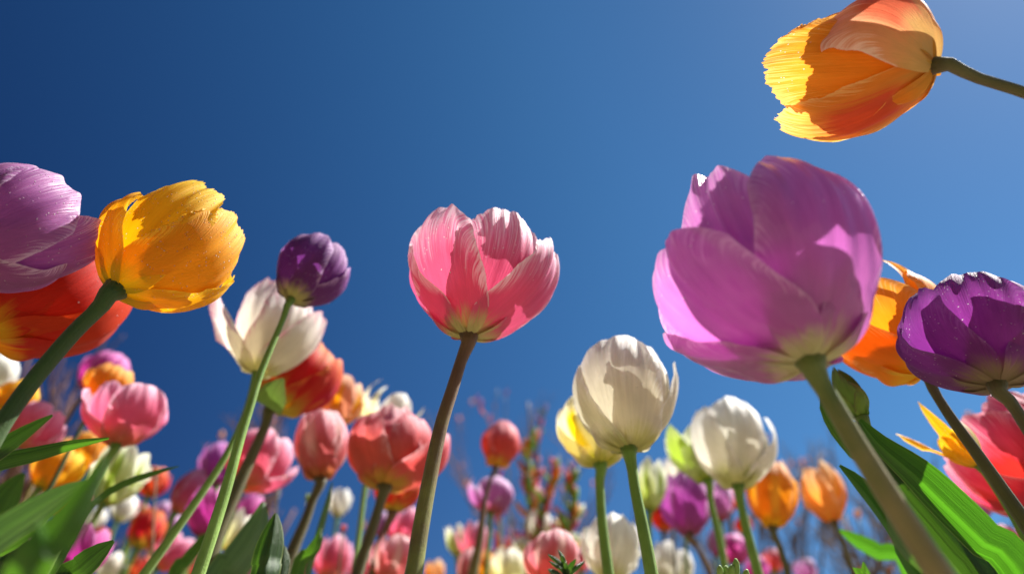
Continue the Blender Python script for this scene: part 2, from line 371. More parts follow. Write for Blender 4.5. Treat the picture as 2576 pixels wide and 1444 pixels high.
COUNT = [0]
def tulip(label, base, d, ang, tilt, L, W, mat, petals, stem, sw=(14, 18), smat='green', q=(15, 20), leaves=(), yo=0., name='tulip', lean=.5, group='tulips growing in the flower bed', pmats=None):
    COUNT[0] += 1; seed = COUNT[0]
    B = at(*base, d); r = ray(*base); Fd = r.normalized()
    U_ = (UPV - Fd * UPV.dot(Fd)).normalized(); S = Fd.cross(U_)
    th, tl = math.radians(ang), math.radians(tilt)
    A = (U_ * math.cos(th) + S * math.sin(th)) * math.cos(tl) + Fd * math.sin(tl)
    N = (-Fd - A * (-Fd).dot(A)).normalized(); R_ = A.cross(N)
    cs = 1.0
    Lw = .9 * L / F * d / math.cos(tl) * cs; Rw = W / 2 / F * d * cs
    # stem path
    pts = [B + A * (.012 * Lw), B - A * (.10 * Lw)] if len(stem) else [B]
    n = len(stem)
    for i, s_ in enumerate(stem):
        Y = s_[2] if len(s_) > 2 else B.y + yo * (i + 1) / n
        pts.append(atY(s_[0], s_[1], Y))
    g = to_ground([tuple(p) for p in pts], lean)
    root = empty(name, (g[-1][0], g[-1][1], 0), label, name.replace('_', ' '), group)
    org = (g[-1][0], g[-1][1], 0)
    path, s, Lt = curve_pts(g, 60)
    # visible share of stem
    r0 = sw[0] / 2 / F * d; r1 = sw[1] / 2 / F * (pts[-1] - CAM).dot(FW)
    Lv = sum((Vector(g[i + 1]) - Vector(g[i])).length for i in range(len(pts) - 1)) / Lt
    rad = np.interp(s, [0, .014, .045, Lv, 1], [r0 * 1.75, r0 * 1.3, r0, r1, r1 * 1.1])
    v, f, uv = tube(path, rad, 14, seed)
    link('stem', v, f, SM[smat], root, org, uv)
    for i, p in enumerate(petals):
        p = dict(p); m = p.pop('mat', mat); lab = p.pop('label', None); nm = p.pop('name', 'petal')
        v, f, uv = petal(B, A, N, R_, Rw, Lw, q, seed=seed * 31 + i, **p)
        o = link(nm, v, f, PM[m] if m in PM else LM[m], root, org, uv)
        if lab: o['label'] = lab
    # pistil in the cup
    hv, hf, hu = tube(np.array([np.array(B + A * (Lw * t)) for t in np.linspace(.01, .42, 8)]), np.array([.4, 1, 1.1, 1.1, 1.05, 1, 1.5, .5]) * Rw * .09, 8)
    link('pistil', hv, hf, SM['green'], root, org, hu)
    for l in leaves: leaf(root, org, B, **l)
    return root

def leaf(root, org, B, pts, wd, mat='leaf', Y=None, prof=.45, fold=.35, roll=0., wave=.03, base=True, rolls=None, tipw=.06, nv=48, nu=13, seed=None):
    """blade from its tip down to the soil beside its stem; wd px width at the widest; roll turns the face from the camera (deg)"""
    COUNT[0] += 1
    rg = np.random.RandomState(COUNT[0])
    Y = Y if Y is not None else B.y
    P3 = []
    for p in pts:
        P3.append(atY(p[0], p[1], p[2] if len(p) > 2 else Y))
    last = P3[-1]
    if base:
        g = [tuple(p) for p in P3]
        e = Vector((org[0], org[1], 0)); h = (e - last); h.z = 0
        if h.length > .35: h = h.normalized() * .35
        g += [tuple(Vector((last.x + h.x * .6, last.y + h.y * .6, last.z * .4))), tuple(Vector((last.x + h.x, last.y + h.y, -.005)))]
    else: g = P3
    path, s, Lt = curve_pts(g, nv)
    vis = sum((Vector(g[i + 1]) - Vector(g[i])).length for i in range(len(P3) - 1)) / Lt
    T = np.gradient(path, axis=0); T /= np.linalg.norm(T, axis=1)[:, None]
    dm = (P3[len(P3) // 2] - CAM).dot(FW); wW = wd / F * dm / 2
    v = []; uv = []; a1 = rg.rand() * 6
    for i, (p, t, k) in enumerate(zip(path, T, s)):
        look = p - np.array(CAM); look /= np.linalg.norm(look)
        side = np.cross(look, t); side /= np.linalg.norm(side); nrm = np.cross(t, side)
        rl = math.radians(roll if rolls is None else np.interp(k / max(vis, .01), np.linspace(0, 1, len(rolls)), rolls))
        sd = side * math.cos(rl) + nrm * math.sin(rl); nn = np.cross(t, sd)
        kk = k / max(vis, .01)
        if kk < prof: wf = math.sin(min(1, kk / prof + tipw) * math.pi / 2) ** .9
        else: wf = 1 - .45 * max(0, (kk - prof) / (1 / max(vis, .01) - prof + 1e-6)) ** 1.5
        for j in range(nu):
            u = 2 * j / (nu - 1) - 1
            z = fold * (abs(u) - .3) + wave * math.sin(6.5 * k * 3 + a1 + (1.4 if u > 0 else 0)) * abs(u)
            x = u * math.sqrt(max(.1, 1 - fold ** 2 * .6))
            v.append(p + sd * (x * wW * wf) + nn * (z * wW * wf)); uv.append(((u + 1) / 2, 1 - k))
    return link('leaf', v, grid_faces(nu, nv), LM[mat], root, org, uv)

# ------------------------------------------------------------------ ground
def soil():
    s = NT('soil'); tc = s.n('ShaderNodeTexCoord').outputs['Object']
    a = s.noise(tc, 9, 8, .65); b = s.noise(tc, .6, 4)
    col = s.mix(s.smooth(a, .35, .65), (.20, .15, .10), (.42, .34, .24))
    col = s.mix(s.smooth(b, .45, .6), col, (.05, .09, .02))
    return s.finish(col, .9, s.bump(a, .8, .02))
rs = [0, .3, .7, 1.2, 2, 3.5, 6, 12, 40, 200, 1000, 4000]
vs = [(0, 0, 0)]; fs = []
rg0 = random.Random(4)
for i, r in enumerate(rs[1:]):
    for k in range(48):
        a = 2 * math.pi * k / 48
        vs.append((r * math.sin(a), r * math.cos(a), rg0.uniform(-.012, .012) if i < 7 else -.02))
for k in range(48): fs.append((0, 1 + (k + 1) % 48, 1 + k))
for i in range(len(rs) - 2):
    for k in range(48):
        a = 1 + i * 48; b = a + 48; k2 = (k + 1) % 48
        fs.append((a + k, a + k2, b + k2, b + k))
gnd = link('ground', vs, fs, soil()); gnd['kind'] = 'structure'

HQ = (61, 72); MQ = (31, 40); LQ = (17, 24)
D = dict
# ------------------------------------------------------------------ the near tulips
tulip('large pink tulip with white fringed edges on the tall brown stem in the middle', (1180, 846), .42, 8, 30, 292, 342, 'pink', [
    D(p1=.58, p2=1.5, z1=.15, phi=-42, w=.72, tip=1.0, tw=.10, drop=.22, fr=.6, ln=.99, crease=.05),
    D(p1=.58, p2=1.5, z1=.15, phi=24, rs=.9, w=.80, tip=1.0, ln=1.02, fr=1.6, tw=-.02, drop=.2, crease=.05),
    D(p1=.58, p2=1.5, z1=.15, phi=66, rs=1.0, w=.64, tip=1.12, ln=.88, tw=.12, fr=1.1, curl=.04, ruf=.05),
    D(p1=.58, p2=1.5, z1=.15, phi=-100, rs=.96, w=.7, tip=.95, ln=.92, tw=.05, fr=.6),
    D(p1=.58, p2=1.5, z1=.15, phi=140, rs=.9, w=.8, tip=.85, ln=.95, fr=1), D(p1=.58, p2=1.5, z1=.15, phi=-160, rs=.95, w=.8, tip=.85, ln=.95, fr=1)],
    [(1163, 900), (1138, 980), (1110, 1070), (1082, 1200), (1058, 1330), (1040, 1444)], (27, 44), 'brown', HQ)
tulip('very large glossy purple tulip, the biggest flower, on a thick tan stem', (2040, 912), .29, -23, 30, 480, 555, 'orchid', [
    D(phi=40, rs=1.06, w=.66, tip=.76, ln=1.10, tw=-.04, drop=.26, p2=1.46, crease=.02, ruf=.02, endw=.7),
    D(phi=-46, rs=1.0, w=.80, tip=1.15, ln=.74, tw=.10, drop=.3, crease=.06, ruf=.03),
    D(phi=-14, rs=.88, w=.66, tip=.9, ln=1.14, tw=.0, drop=.25, crease=.12, ruf=.05),
    D(phi=-114, rs=.97, w=.8, tip=1.15, ln=.66, tw=.08, drop=.35),
    D(phi=104, rs=.88, w=.8, tip=.8, ln=.95), D(phi=160, rs=.9, w=.9, tip=.8, ln=.92), D(phi=-140, rs=.86, w=.8, tip=.8, ln=.85)],
    [(2066, 965), (2110, 1040), (2175, 1150), (2265, 1290), (2365, 1444)], (45, 70), 'tan', HQ)
tulip('golden yellow fringed tulip leaning right on a thick dark green stem', (292, 728), .38, 50, 26, 328, 312, 'yellow', [
    D(phi=28, w=.84, tip=.76, ln=1.02, fr=2.4, tw=-.02, drop=.2),
    D(phi=-32, rs=.94, w=.74, tip=.88, ln=1.04, fr=2.4, tw=.04),
    D(phi=-86, rs=1.0, w=.6, tip=.98, ln=.66, tw=.05, fr=.5),
    D(phi=92, rs=.98, w=.62, tip=1.05, ln=.82, fr=1.5, tw=.1), D(phi=150, rs=.86, w=.8, tip=.9, ln=.98, fr=3), D(phi=-150, rs=.9, w=.8, tip=.85, ln=.98, fr=2.5)],
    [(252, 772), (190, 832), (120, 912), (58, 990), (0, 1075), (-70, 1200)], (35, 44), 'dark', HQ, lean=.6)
tulip('apricot fringed tulip nodding to the left at the top right corner of the photo', (2352, 166), .345, -84, 24, 385, 330, 'apricot', [
    D(phi=8, w=.86, rs=.96, tip=.95, ln=1.02, fr=2.6, tw=.0, drop=.12),
    D(phi=-52, rs=1.04, w=.6, tip=1.0, ln=.97, fr=1.6, tw=-.05, mat='apricotflame'),
    D(phi=62, rs=1.05, w=.85, tip=.65, ln=.76, tw=.1, p1=1.1, p2=1.5, fr=.5, mat='apricotpale'),
    D(phi=-98, rs=.9, w=.7, tip=1.05, ln=.84, fr=1.4), D(phi=120, rs=.92, w=.9, tip=.8, ln=.9, fr=1.2), D(phi=180, rs=.9, w=.9, tip=.9, ln=.95, fr=1.2)],
    [(2450, 194), (2600, 243), (2720, 310), (2850, 440), (2960, 640)], (25, 34), 'olive', HQ, lean=.6)
tulip('large lilac tulip cut off by the left edge of the photo, above the red tulip', (-165, 640), .33, 64, 30, 350, 330, 'lilac', [
    D(phi=-18, w=.85, tip=.9, ln=.92, tw=.06, drop=.22, fr=.2),
    D(phi=44, rs=.95, w=.75, tip=1.0, ln=1.12, tw=.1, drop=.22, fr=.4),
    D(phi=-80, rs=.95, w=.8, tip=.9, ln=.9), D(phi=95, rs=1, w=.8, tip=.9, ln=.85), D(phi=160, rs=.9, w=.8, tip=.8, ln=.95), D(phi=-140, rs=.9, w=.8, tip=.8, ln=.95)],
    [(-200, 760), (-250, 880), (-300, 1020), (-360, 1200)], (44, 54), 'green', HQ, lean=.6)
tulip('red tulip with a yellow base behind the thick dark green stem at the left edge', (-40, 842), .43, 56, 22, 350, 330, 'red', [
    D(phi=10, w=1.05, tip=.55, ln=1.02, tw=.03, drop=.35), D(phi=-55, rs=.9, w=1, tip=.65, ln=.95, tw=.05),
    D(phi=78, rs=1.02, w=.85, tip=.75, ln=1.02, tw=.08), D(phi=120, rs=.9, w=1, tip=.6, ln=.7), D(phi=-120, rs=.9, w=1, tip=.6, ln=.9), D(phi=180, rs=.9, w=1, tip=.6, ln=.9)],
    [(-80, 890), (-150, 970), (-220, 1080), (-280, 1200)], (34, 40), 'green', MQ, lean=.6)
tulip('small dark violet tulip on a slender green stem in front of the white lily-shaped tulip', (733, 752), .50, 33, 30, 172, 182, 'violet', [
    D(phi=-30, w=.8, tip=.7, ln=1.0, tw=.06), D(phi=35, rs=.92, w=.8, tip=.75, ln=1.0, fr=1.6, tw=.05), D(phi=85, rs=1.0, w=.7, tip=.9, ln=.92, fr=1.6),
    D(phi=-80, rs=.88, w=.9, tip=.5, ln=1.1, fr=.5), D(phi=150, rs=.9, w=1, tip=.6, ln=1.0, fr=.8), D(phi=-150, rs=.9, w=1, tip=.6, ln=1.0)],
    [(715, 795), (688, 860), (655, 940), (630, 1020), (605, 1100), (570, 1225), (530, 1350), (498, 1444)], (14, 34), 'green', MQ)
tulip('white lily-shaped tulip with pink rims and flared petals behind the small violet tulip', (645, 937), .58, 16, 28, 215, 200, 'rosewhite', [
    D(phi=-70, rs=1.05, w=.42, tip=1.45, ln=.86, drop=.5, dk=2, endw=.4, curl=.2, p2=1.2),
    D(phi=-22, rs=.9, w=.8, tip=.85, ln=1.1, drop=.12, fr=1.4, ruf=.06), D(phi=28, rs=.98, w=.92, tip=1.0, ln=.96, tw=.06, fr=.7, ruf=.08),
    D(phi=72, rs=1.02, w=.88, tip=1.2, ln=.86, drop=.2, curl=.1, fr=.5), D(phi=150, rs=.9, w=.9, tip=.9, fr=.6), D(phi=-150, rs=.9, w=.7, tip=.8, ln=1.2)],
    [(628, 1000), (605, 1070), (560, 1160), (500, 1250), (430, 1350), (362, 1444)], (13, 26), 'green', MQ)
tulip('orange and red flamed tulip with a green bract under it behind the white lily-shaped tulip', (686, 1024), .62, 40, 24, 195, 200, 'flame', [
    D(phi=8, w=1.05, tip=.62, ln=1.0, tw=.04), D(phi=-55, rs=.9, w=1.0, tip=.7, ln=.95, tw=.05), D(phi=70, rs=1.0, w=.9, tip=.8, ln=1.02, tw=.08),
    D(phi=130, rs=.9, w=1, tip=.6), D(phi=-120, rs=.9, w=1, tip=.6), D(phi=180, rs=.9, w=1, tip=.6),
    D(phi=-10, rs=.95, w=.42, tip=1.5, ln=.02, z1=-8., z2=-14., mat='bud', name='bract', p1=.5, p2=.7)],
    [(668, 1070), (632, 1150), (590, 1240), (550, 1330), (512, 1444)], (24, 46), 'olive', MQ)
tulip('cream white tulip with a broad rounded cup and curled right petal, on a green stem', (1583, 1132), .46, -5, 28, 280, 258, 'white', [
    D(phi=-10, rs=1.04, w=.98, tip=.74, ln=1.02, tw=.0, drop=.2, dk=2.2, crease=.01, fr=.3, endw=.72, p2=1.42),
    D(phi=36, rs=.93, w=.75, tip=.72, ln=1.0, tw=.05, fr=.5, endw=.7), D(phi=-74, rs=.93, w=.60, tip=1.0, ln=.82, tw=.08, fr=.6),
    D(phi=84, rs=.96, w=.36, tip=1.15, ln=.84, drop=.15, p2=1.2), D(phi=150, rs=.9, w=.9, tip=.7, ln=.98), D(phi=-150, rs=.9, w=.9, tip=.7, ln=.95)],
    [(1588, 1165), (1598, 1230), (1612, 1300), (1628, 1380), (1642, 1460)], (27, 36), 'green', HQ)
tulip('pale yellow tulip half hidden behind the broad cream white tulip', (1510, 1168), .56, -8, 26, 175, 190, 'lemon', [
    D(phi=-35, w=.9, tip=.85, ln=.95, tw=.08, drop=.5, endw=.3), D(phi=25, rs=.94, w=.95, tip=.7, ln=.9), D(phi=-95, rs=.96, w=.7, tip=.9, ln=.98, drop=.5), D(phi=90, rs=1, w=.9, tip=.8, ln=.8),
    D(phi=150, rs=.9, w=.9, tip=.7, ln=.9), D(phi=-150, rs=.9, w=.9, tip=.7, ln=.9)],
    [(1509, 1200), (1512, 1280), (1520, 1360), (1532, 1450)], (21, 27), 'green', MQ)
tulip('white ribbed tulip with a small raised right petal beside the green-streaked tulip', (1857, 1222), .66, -9, 28, 212, 196, 'whitesoft', [
    D(phi=10, w=.85, tip=.7, ln=1.02, tw=.02, dk=2.2, endw=.72), D(phi=-50, rs=.95, w=.75, tip=.95, ln=.93, tw=.05, fr=.4), D(phi=62, rs=.92, w=.9, tip=.65, ln=.9),
    D(phi=90, rs=1.02, w=.5, tip=1.0, ln=.86, drop=.5), D(phi=150, rs=.9, w=1, tip=.7), D(phi=-140, rs=.9, w=1, tip=.7)],
    [(1862, 1260), (1878, 1330), (1895, 1395), (1910, 1450)], (19, 24), 'green', MQ)
tulip('white tulip with one bright green petal, left of the white ribbed tulip', (1780, 1208), .72, -20, 24, 165, 130, 'limewhite', [
    D(phi=15, w=.9, tip=.8, ln=.8), D(phi=-50, rs=1.0, w=.75, tip=.9, ln=1.0, mat='greenpetal', label='bright green petal', drop=.5, endw=.25), D(phi=-100, w=.8, tip=1.0, ln=.9), D(phi=70, rs=.95, w=.9, tip=.8, ln=.9),
    D(phi=150, rs=.9, w=1, tip=.9, ln=.95), D(phi=-150, rs=.9, w=1, tip=.7, ln=.95)],
    [(1788, 1260), (1802, 1320), (1815, 1380), (1826, 1450)], (16, 20), 'green', MQ)
tulip('closed pink and salmon striped tulip cup on a dark stem beside the coral double tulip', (806, 1204), .66, 1, 26, 180, 140, 'coralpink', [
    D(phi=-25, w=1.02, tip=.62, ln=1.0, tw=.1, fr=.5), D(phi=45, rs=.94, w=1.0, tip=.7, ln=.98, tw=.08), D(phi=-85, rs=.96, w=.85, tip=.66, ln=1.0, fr=.4),
    D(phi=95, rs=.98, w=.85, tip=.75, ln=.9), D(phi=150, rs=.9, w=1, tip=.6), D(phi=-150, rs=.9, w=1, tip=.6)],
    [(790, 1250), (768, 1310), (740, 1375), (712, 1450)], (19, 34), 'olive', MQ)
tulip('coral double tulip with many ragged petals left of the tall brown stem', (968, 1224), .62, 9, 26, 190, 215, 'coral', [
    D(phi=-8, w=1.05, tip=.5, ln=.92, tw=.05, drop=.35), D(phi=-55, rs=1.0, w=.85, tip=.85, ln=.88, tw=.1, fr=.5), D(phi=50, rs=1.0, w=.9, tip=.75, ln=.95, fr=3.5, tw=.1),
    D(phi=80, rs=1.12, w=.8, tip=1.25, ln=.76, tw=.1), D(phi=20, rs=.78, w=.95, tip=.7, ln=1.06, fr=4, mat='coralpink'), D(phi=-30, rs=.72, w=.8, tip=.7, ln=1.1, fr=4, mat='coralpink'),
    D(phi=-100, rs=.9, w=.8, tip=.8, ln=.9), D(phi=120, rs=.8, w=1, tip=.8, ln=1.0, fr=1.4), D(phi=170, rs=.9, w=1, tip=.7, ln=.95, fr=1), D(phi=-150, rs=.9, w=1, tip=.7, ln=.95, fr=1)],
    [(958, 1260), (940, 1320), (918, 1385), (897, 1450)], (24, 31), 'olive', MQ)
tulip('round salmon pink tulip bud on a thin curved stem right of the tall brown stem', (1247, 1172), .85, 12, 22, 122, 108, 'salmon', six(.35, 17, w=1.1),
    [(1236, 1200), (1222, 1245), (1214, 1300), (1206, 1360), (1188, 1450)], (9, 26), 'brown', MQ)
tulip('lilac tulip with one petal standing apart, just below the round salmon bud', (1234, 1288), .9, 6, 26, 84, 110, 'mauve', [
    D(phi=22, w=1.15, tip=.6, ln=1.0, dk=2.2), D(phi=-78, rs=1.05, w=.65, tip=.95, ln=.95, drop=.5), D(phi=85, rs=.95, w=.9, tip=.7, ln=.85), D(phi=150, w=1, tip=.6, rs=.9), D(phi=-150, w=.8, tip=.8, rs=.9)],
    [(1232, 1320), (1228, 1380), (1222, 1450)], (10, 12), 'green', LQ)
tulip('rich violet tulip with drops on its petals at the right edge of the photo', (2508, 968), .36, -16, 27, 262, 335, 'violet_rich', [
    D(phi=-52, w=.74, tip=.92, ln=.96, tw=.08, fr=.4), D(phi=2, rs=.97, w=.78, tip=.82, ln=1.0, tw=.05, fr=.4, drop=.24), D(phi=-88, rs=1.02, w=.7, tip=1.0, ln=.72, tw=.05),
    D(phi=55, rs=.9, w=.95, tip=.8, ln=.95, fr=.4), D(phi=110, w=1, tip=.8), D(phi=160, rs=.9, w=1, tip=.7), D(phi=-150, rs=.9, w=1, tip=.8, ln=.95)],
    [(2540, 1010), (2580, 1070), (2640, 1170), (2720, 1320)], (30, 36), 'olive', HQ, lean=.6)
tulip('orange tulip with a spiky upright petal between the large purple and rich violet tulips', (2325, 938), .44, -34, 24, 300, 290, 'orange', [
    D(phi=-10, w=1.05, tip=.8, ln=.88, tw=.02, drop=.4), D(phi=-60, rs=1.0, w=.9, tip=.85, ln=.86, tw=.1), D(phi=60, rs=.88, w=.55, tip=.7, ln=1.12, drop=.8, dk=1.4, endw=.15), D(phi=95, w=.9, tip=.8, ln=.9, fr=1),
    D(phi=160, rs=.9, w=1, tip=.7, ln=.95), D(phi=-130, rs=.9, w=1, tip=.8, ln=.85)],
    [(2350, 985), (2395, 1055), (2450, 1130), (2510, 1215), (2590, 1330), (2680, 1470)], (21, 42), 'olive', MQ, lean=.6)
tulip('wide open crimson pink tulip cut off by the right edge below the rich violet tulip', (2730, 1290), .52, -50, 14, 330, 280, 'crimson', [
    D(phi=-15, w=1.0, tip=1.0, ln=.98, tw=.05, fr=.8, ruf=.08), D(phi=50, rs=.95, w=.95, tip=.9, ln=1.05, fr=1.5, ruf=.08), D(phi=-60, rs=1, w=.85, tip=1.1, ln=.9, tw=.1, ruf=.08),
    D(phi=110, w=1, tip=1), D(phi=160, rs=.9, w=1, tip=.9, fr=1), D(phi=-130, w=1, tip=1, ln=.9)],
    [(2740, 1360), (2800, 1500)], (26, 30), 'green', MQ, lean=.6)

# ------------------------------------------------------------------ middle distance
def simple(label, base, d, ang, L, W, mat, op, stem, sw=(10, 12), smat='green', tilt=24, q=LQ, seed=None, **kw):
    lv = kw.pop('leaves', ()); vr = random.Random(COUNT[0] * 13 + 1); tilt = tilt + vr.uniform(-10, 12)
    return tulip(label, base, d, ang, tilt, L, W, mat, six(op, seed if seed is not None else COUNT[0], **kw), stem, sw, smat, q, leaves=lv)
simple('golden tulip cup with amber streaks just right of the white ribbed tulip', (1945, 1326), .80, -2, 172, 132, 'gold', .55, [(1955, 1360), (1970, 1400), (1985, 1450)], (15, 18), 'olive', q=MQ, off=12)
simple('pale orange tulip cup leaning left, standing alone right of the golden tulip', (2098, 1310), .85, -20, 150, 112, 'amber', .62, [(2115, 1350), (2132, 1400), (2150, 1450)], (11, 15), 'olive', q=MQ, off=-20,
       leaves=[D(pts=[(2112, 1332), (2160, 1362), (2215, 1392), (2290, 1450)], wd=44, mat='bright', Y=.66, roll=20, base=True)])
simple('narrow greenish yellow tulip right of the broad cream white tulip', (1634, 1284), .80, 2, 138, 82, 'limewhite', .75, [(1634, 1330), (1636, 1390), (1640, 1450)], (11, 12), 'green')
simple('magenta lilac tulip cup below the white tulip with the green petal', (1735, 1342), .82, -8, 148, 138, 'purple', .62, [(1752, 1370), (1772, 1410), (1790, 1450)], (13, 16), 'brown', off=5)
simple('lilac tulip showing only its right side behind the magenta lilac tulip', (1810, 1310), .95, -5, 110, 80, 'mauve', .6, [(1818, 1350), (1830, 1450)], (9, 10), 'green')
simple('scarlet tulip peeking between the stems below the white ribbed tulip', (1836, 1290), 1.2, -4, 66, 52, 'scarlet', .6, [(1842, 1340), (1850, 1450)], (7, 8), 'olive')
simple('coral red tulip low behind the left side of the magenta lilac tulip', (1668, 1335), 1.15, 4, 70, 66, 'scarlet', .55, [(1670, 1380), (1674, 1450)], (8, 9), 'olive')
simple('small red tulip tip showing above the magenta lilac tulip', (1690, 1240), 1.0, 0, 58, 30, 'scarlet', .6, [(1692, 1290), (1700, 1450)], (6, 7), 'olive')
simple('white ruffled tulip blurred behind the white tulip with the green petal', (1716, 1228), .95, -4, 84, 88, 'whitesoft', .9, [(1722, 1290), (1730, 1450)], (8, 9), 'green', fr=1)
simple('purple tulip with a pale shoulder low beneath the white ribbed tulip', (1850, 1418), 1.0, -6, 72, 84, 'magenta', .45, [(1856, 1440), (1862, 1480)], (8, 9), 'green')
simple('lilac bud left of the low purple tulip beneath the white ribbed tulip', (1800, 1400), 1.15, 2, 76, 44, 'mauve', .5, [(1804, 1430), (1808, 1480)], (7, 8), 'green')
simple('blurred orange red tulip low between the stems of the two white tulips on the right', (1870, 1345), 1.5, 0, 46, 44, 'flame', .6, [(1874, 1390), (1878, 1460)], (6, 7), 'green')
simple('magenta tulip just rising above the bottom edge right of the low purple tulip', (1905, 1462), 1.1, 0, 62, 62, 'magenta', .6, [(1908, 1490)], (8, 8), 'green')
simple('wide white double tulip at the bottom edge behind the pale yellow tulip stem', (1535, 1458), .66, 2, 150, 150, 'whitesoft', .9, [(1536, 1500)], (16, 17), 'green', q=MQ, fr=1.2, ruf=.1)
simple('plain white tulip low at the bottom edge, right of the broad cream white tulip\'s stem', (1668, 1470), .95, 2, 108, 82, 'whitesoft', .6, [(1668, 1500)], (12, 12), 'green')
simple('small white tulip at the bottom edge under the magenta lilac tulip', (1722, 1465), 1.0, -8, 84, 62, 'whitesoft', .6, [(1724, 1500)], (9, 9), 'green',
       leaves=[D(pts=[(1690, 1380), (1694, 1410), (1704, 1460)], wd=26, mat='leaf', roll=20)])
simple('pink and red striped tulip cup at the bottom edge behind the small green shoots', (1385, 1478), .62, 4, 130, 148, 'coralpink', .72, [(1386, 1520)], (18, 18), 'green', q=MQ, off=20)
simple('cream tulip at the bottom edge left of the pink and red striped tulip', (1278, 1480), .95, 0, 102, 92, 'cream', .65, [(1278, 1500)], (12, 12), 'green')
simple('beige tulip peeking behind the cream tulip at the bottom edge', (1310, 1410), 1.15, 4, 58, 58, 'cream', .55, [(1310, 1450)], (8, 8), 'green')
simple('blurred greyish white tulip between the flower spikes above the pink and red striped tulip', (1350, 1360), 1.2, 4, 78, 68, 'whitesoft', .7, [(1350, 1400), (1350, 1450)], (8, 9), 'green')
simple('pale yellow and green tulip leftmost in the low pink group in the middle', (1150, 1398), 1.0, -4, 80, 50, 'limewhite', 1.0, [(1152, 1450)], (9, 9), 'green')
simple('pink tulip of open narrow petals behind the curved stem of the salmon bud', (1188, 1402), .98, 4, 84, 74, 'rose', 1.0, [(1188, 1450)], (9, 9), 'green', w=.55)
simple('pink and white bud at the bottom edge left of the salmon bud\'s curved stem', (1172, 1475), .9, 8, 102, 58, 'coralpink', .5, [(1170, 1500)], (9, 9), 'green')
simple('orange tulip at the bottom edge right of the curved stem of the salmon bud', (1212, 1470), 1.0, 4, 90, 56, 'orange', .6, [(1212, 1500)], (9, 9), 'green')
simple('pink tulip low behind the right flank of the striped tulip, under the flower spikes', (1462, 1440), 1.15, 0, 62, 50, 'rose', .6, [(1462, 1470)], (8, 8), 'green')
simple('small orange tulip left of the wide white double tulip', (1450, 1400), 1.3, 0, 44, 34, 'orange', .5, [(1452, 1450)], (6, 6), 'green')
simple('peach orange tulip with yellow stripes right of the orange and red flamed tulip', (838, 1062), .75, 22, 112, 118, 'peachstripe', .7, [(830, 1120), (805, 1200), (770, 1300), (720, 1450)], (14, 16), 'green', q=MQ, off=-10)
tulip('white and cream tulip with narrow spiky petals behind the coral double tulip', (935, 1080), .78, 25, 16, 120, 130, 'cream', [
    D(phi=-55, rs=1, w=.3, tip=.5, ln=1.15, drop=.8, dk=1.3, endw=.2), D(phi=-25, rs=1, w=.3, tip=.35, ln=1.0, drop=.8, dk=1.3, endw=.2), D(phi=40, rs=1, w=.75, tip=1.0, ln=.9, mat='whitesoft', fr=.8),
    D(phi=85, rs=1.05, w=.35, tip=1.5, ln=1.0, drop=.8, dk=1.3, endw=.2), D(phi=150, rs=.9, w=.7, tip=1.1, ln=1.0, mat='whitesoft', fr=.6), D(phi=-150, rs=.9, w=.5, tip=.7, ln=.8)],
    [(930, 1150), (915, 1250), (890, 1450)], (12, 14), 'green', LQ)
simple('orange tulip hanging below the coral double tulip beside the tall brown stem', (988, 1286), .80, 12, 108, 118, 'flame', .8, [(975, 1320), (955, 1370), (935, 1450)], (18, 20), 'brown', q=LQ)
simple('pink tulip with a pointed right petal crossed by the brown stem of the flamed tulip', (610, 1222), .74, 36, 140, 165, 'rose', .95, [(590, 1270), (560, 1350), (520, 1450)], (15, 18), 'green', q=MQ, off=-20)
simple('purple tulip behind two crossing green stems, above the magenta tulip', (545, 1222), .92, 0, 112, 92, 'purple', .6, [(530, 1270), (500, 1350), (460, 1450)], (10, 12), 'green')
simple('slender pink tulip leaning right, left of the crossing green stems', (440, 1290), .88, 34, 130, 82, 'rose', .45, [(425, 1330), (400, 1390), (370, 1450)], (11, 13), 'green')
simple('magenta tulip low between the green stems, under the purple tulip', (515, 1350), .80, 12, 132, 118, 'magenta', .55, [(500, 1380), (470, 1420), (440, 1460)], (20, 22), 'green', q=MQ)
simple('white tulip low behind the brown stem of the flamed tulip', (572, 1390), .92, 28, 110, 82, 'cream', .7, [(560, 1420), (545, 1460)], (10, 11), 'green')
simple('pink and white tulip tip between the low white tulip and the pink pointed tulip', (598, 1320), 1.0, 35, 95, 56, 'magenta', .6, [(590, 1360), (565, 1450)], (8, 9), 'green')
simple('small white tulip blurred under the closed pink and salmon striped cup', (848, 1300), 1.1, 10, 72, 54, 'whitesoft', .75, [(842, 1340), (836, 1390), (830, 1450)], (7, 8), 'green')
simple('pink tulip pair of lobes at the bottom edge between two dark stems', (828, 1462), .95, 12, 102, 98, 'rose', .8, [(826, 1490)], (11, 11), 'green')
simple('pink tulip right of the dark stem of the coral double tulip at the bottom edge', (975, 1468), .76, 10, 125, 116, 'coralpink', .7, [(974, 1500)], (14, 14), 'green', q=MQ)
simple('rose tulip behind the pink tulip beside the tall brown stem', (1005, 1372), .92, 14, 98, 92, 'rose', .8, [(1000, 1410), (994, 1450)], (10, 11), 'green')
simple('mauve tulip edge showing left of the rose tulip near the coral double tulip', (955, 1350), 1.05, 10, 66, 46, 'mauve', .7, [(952, 1400), (946, 1450)], (8, 8), 'green')
simple('pink tulip with white rim and pointed right petal in the left group', (292, 1118), .62, 16, 148, 178, 'rose', .95, [(275, 1150), (235, 1215), (190, 1290), (140, 1380), (100, 1450)], (16, 24), 'green', tilt=24, q=MQ, off=10, ruf=.06)
simple('bright orange tulip under the magenta hood in the left group', (246, 1010), .70, 30, 100, 118, 'orange', .6, [(225, 1040), (190, 1100), (150, 1180), (90, 1300), (20, 1450)], (9, 13), 'dark', q=MQ, off=0)
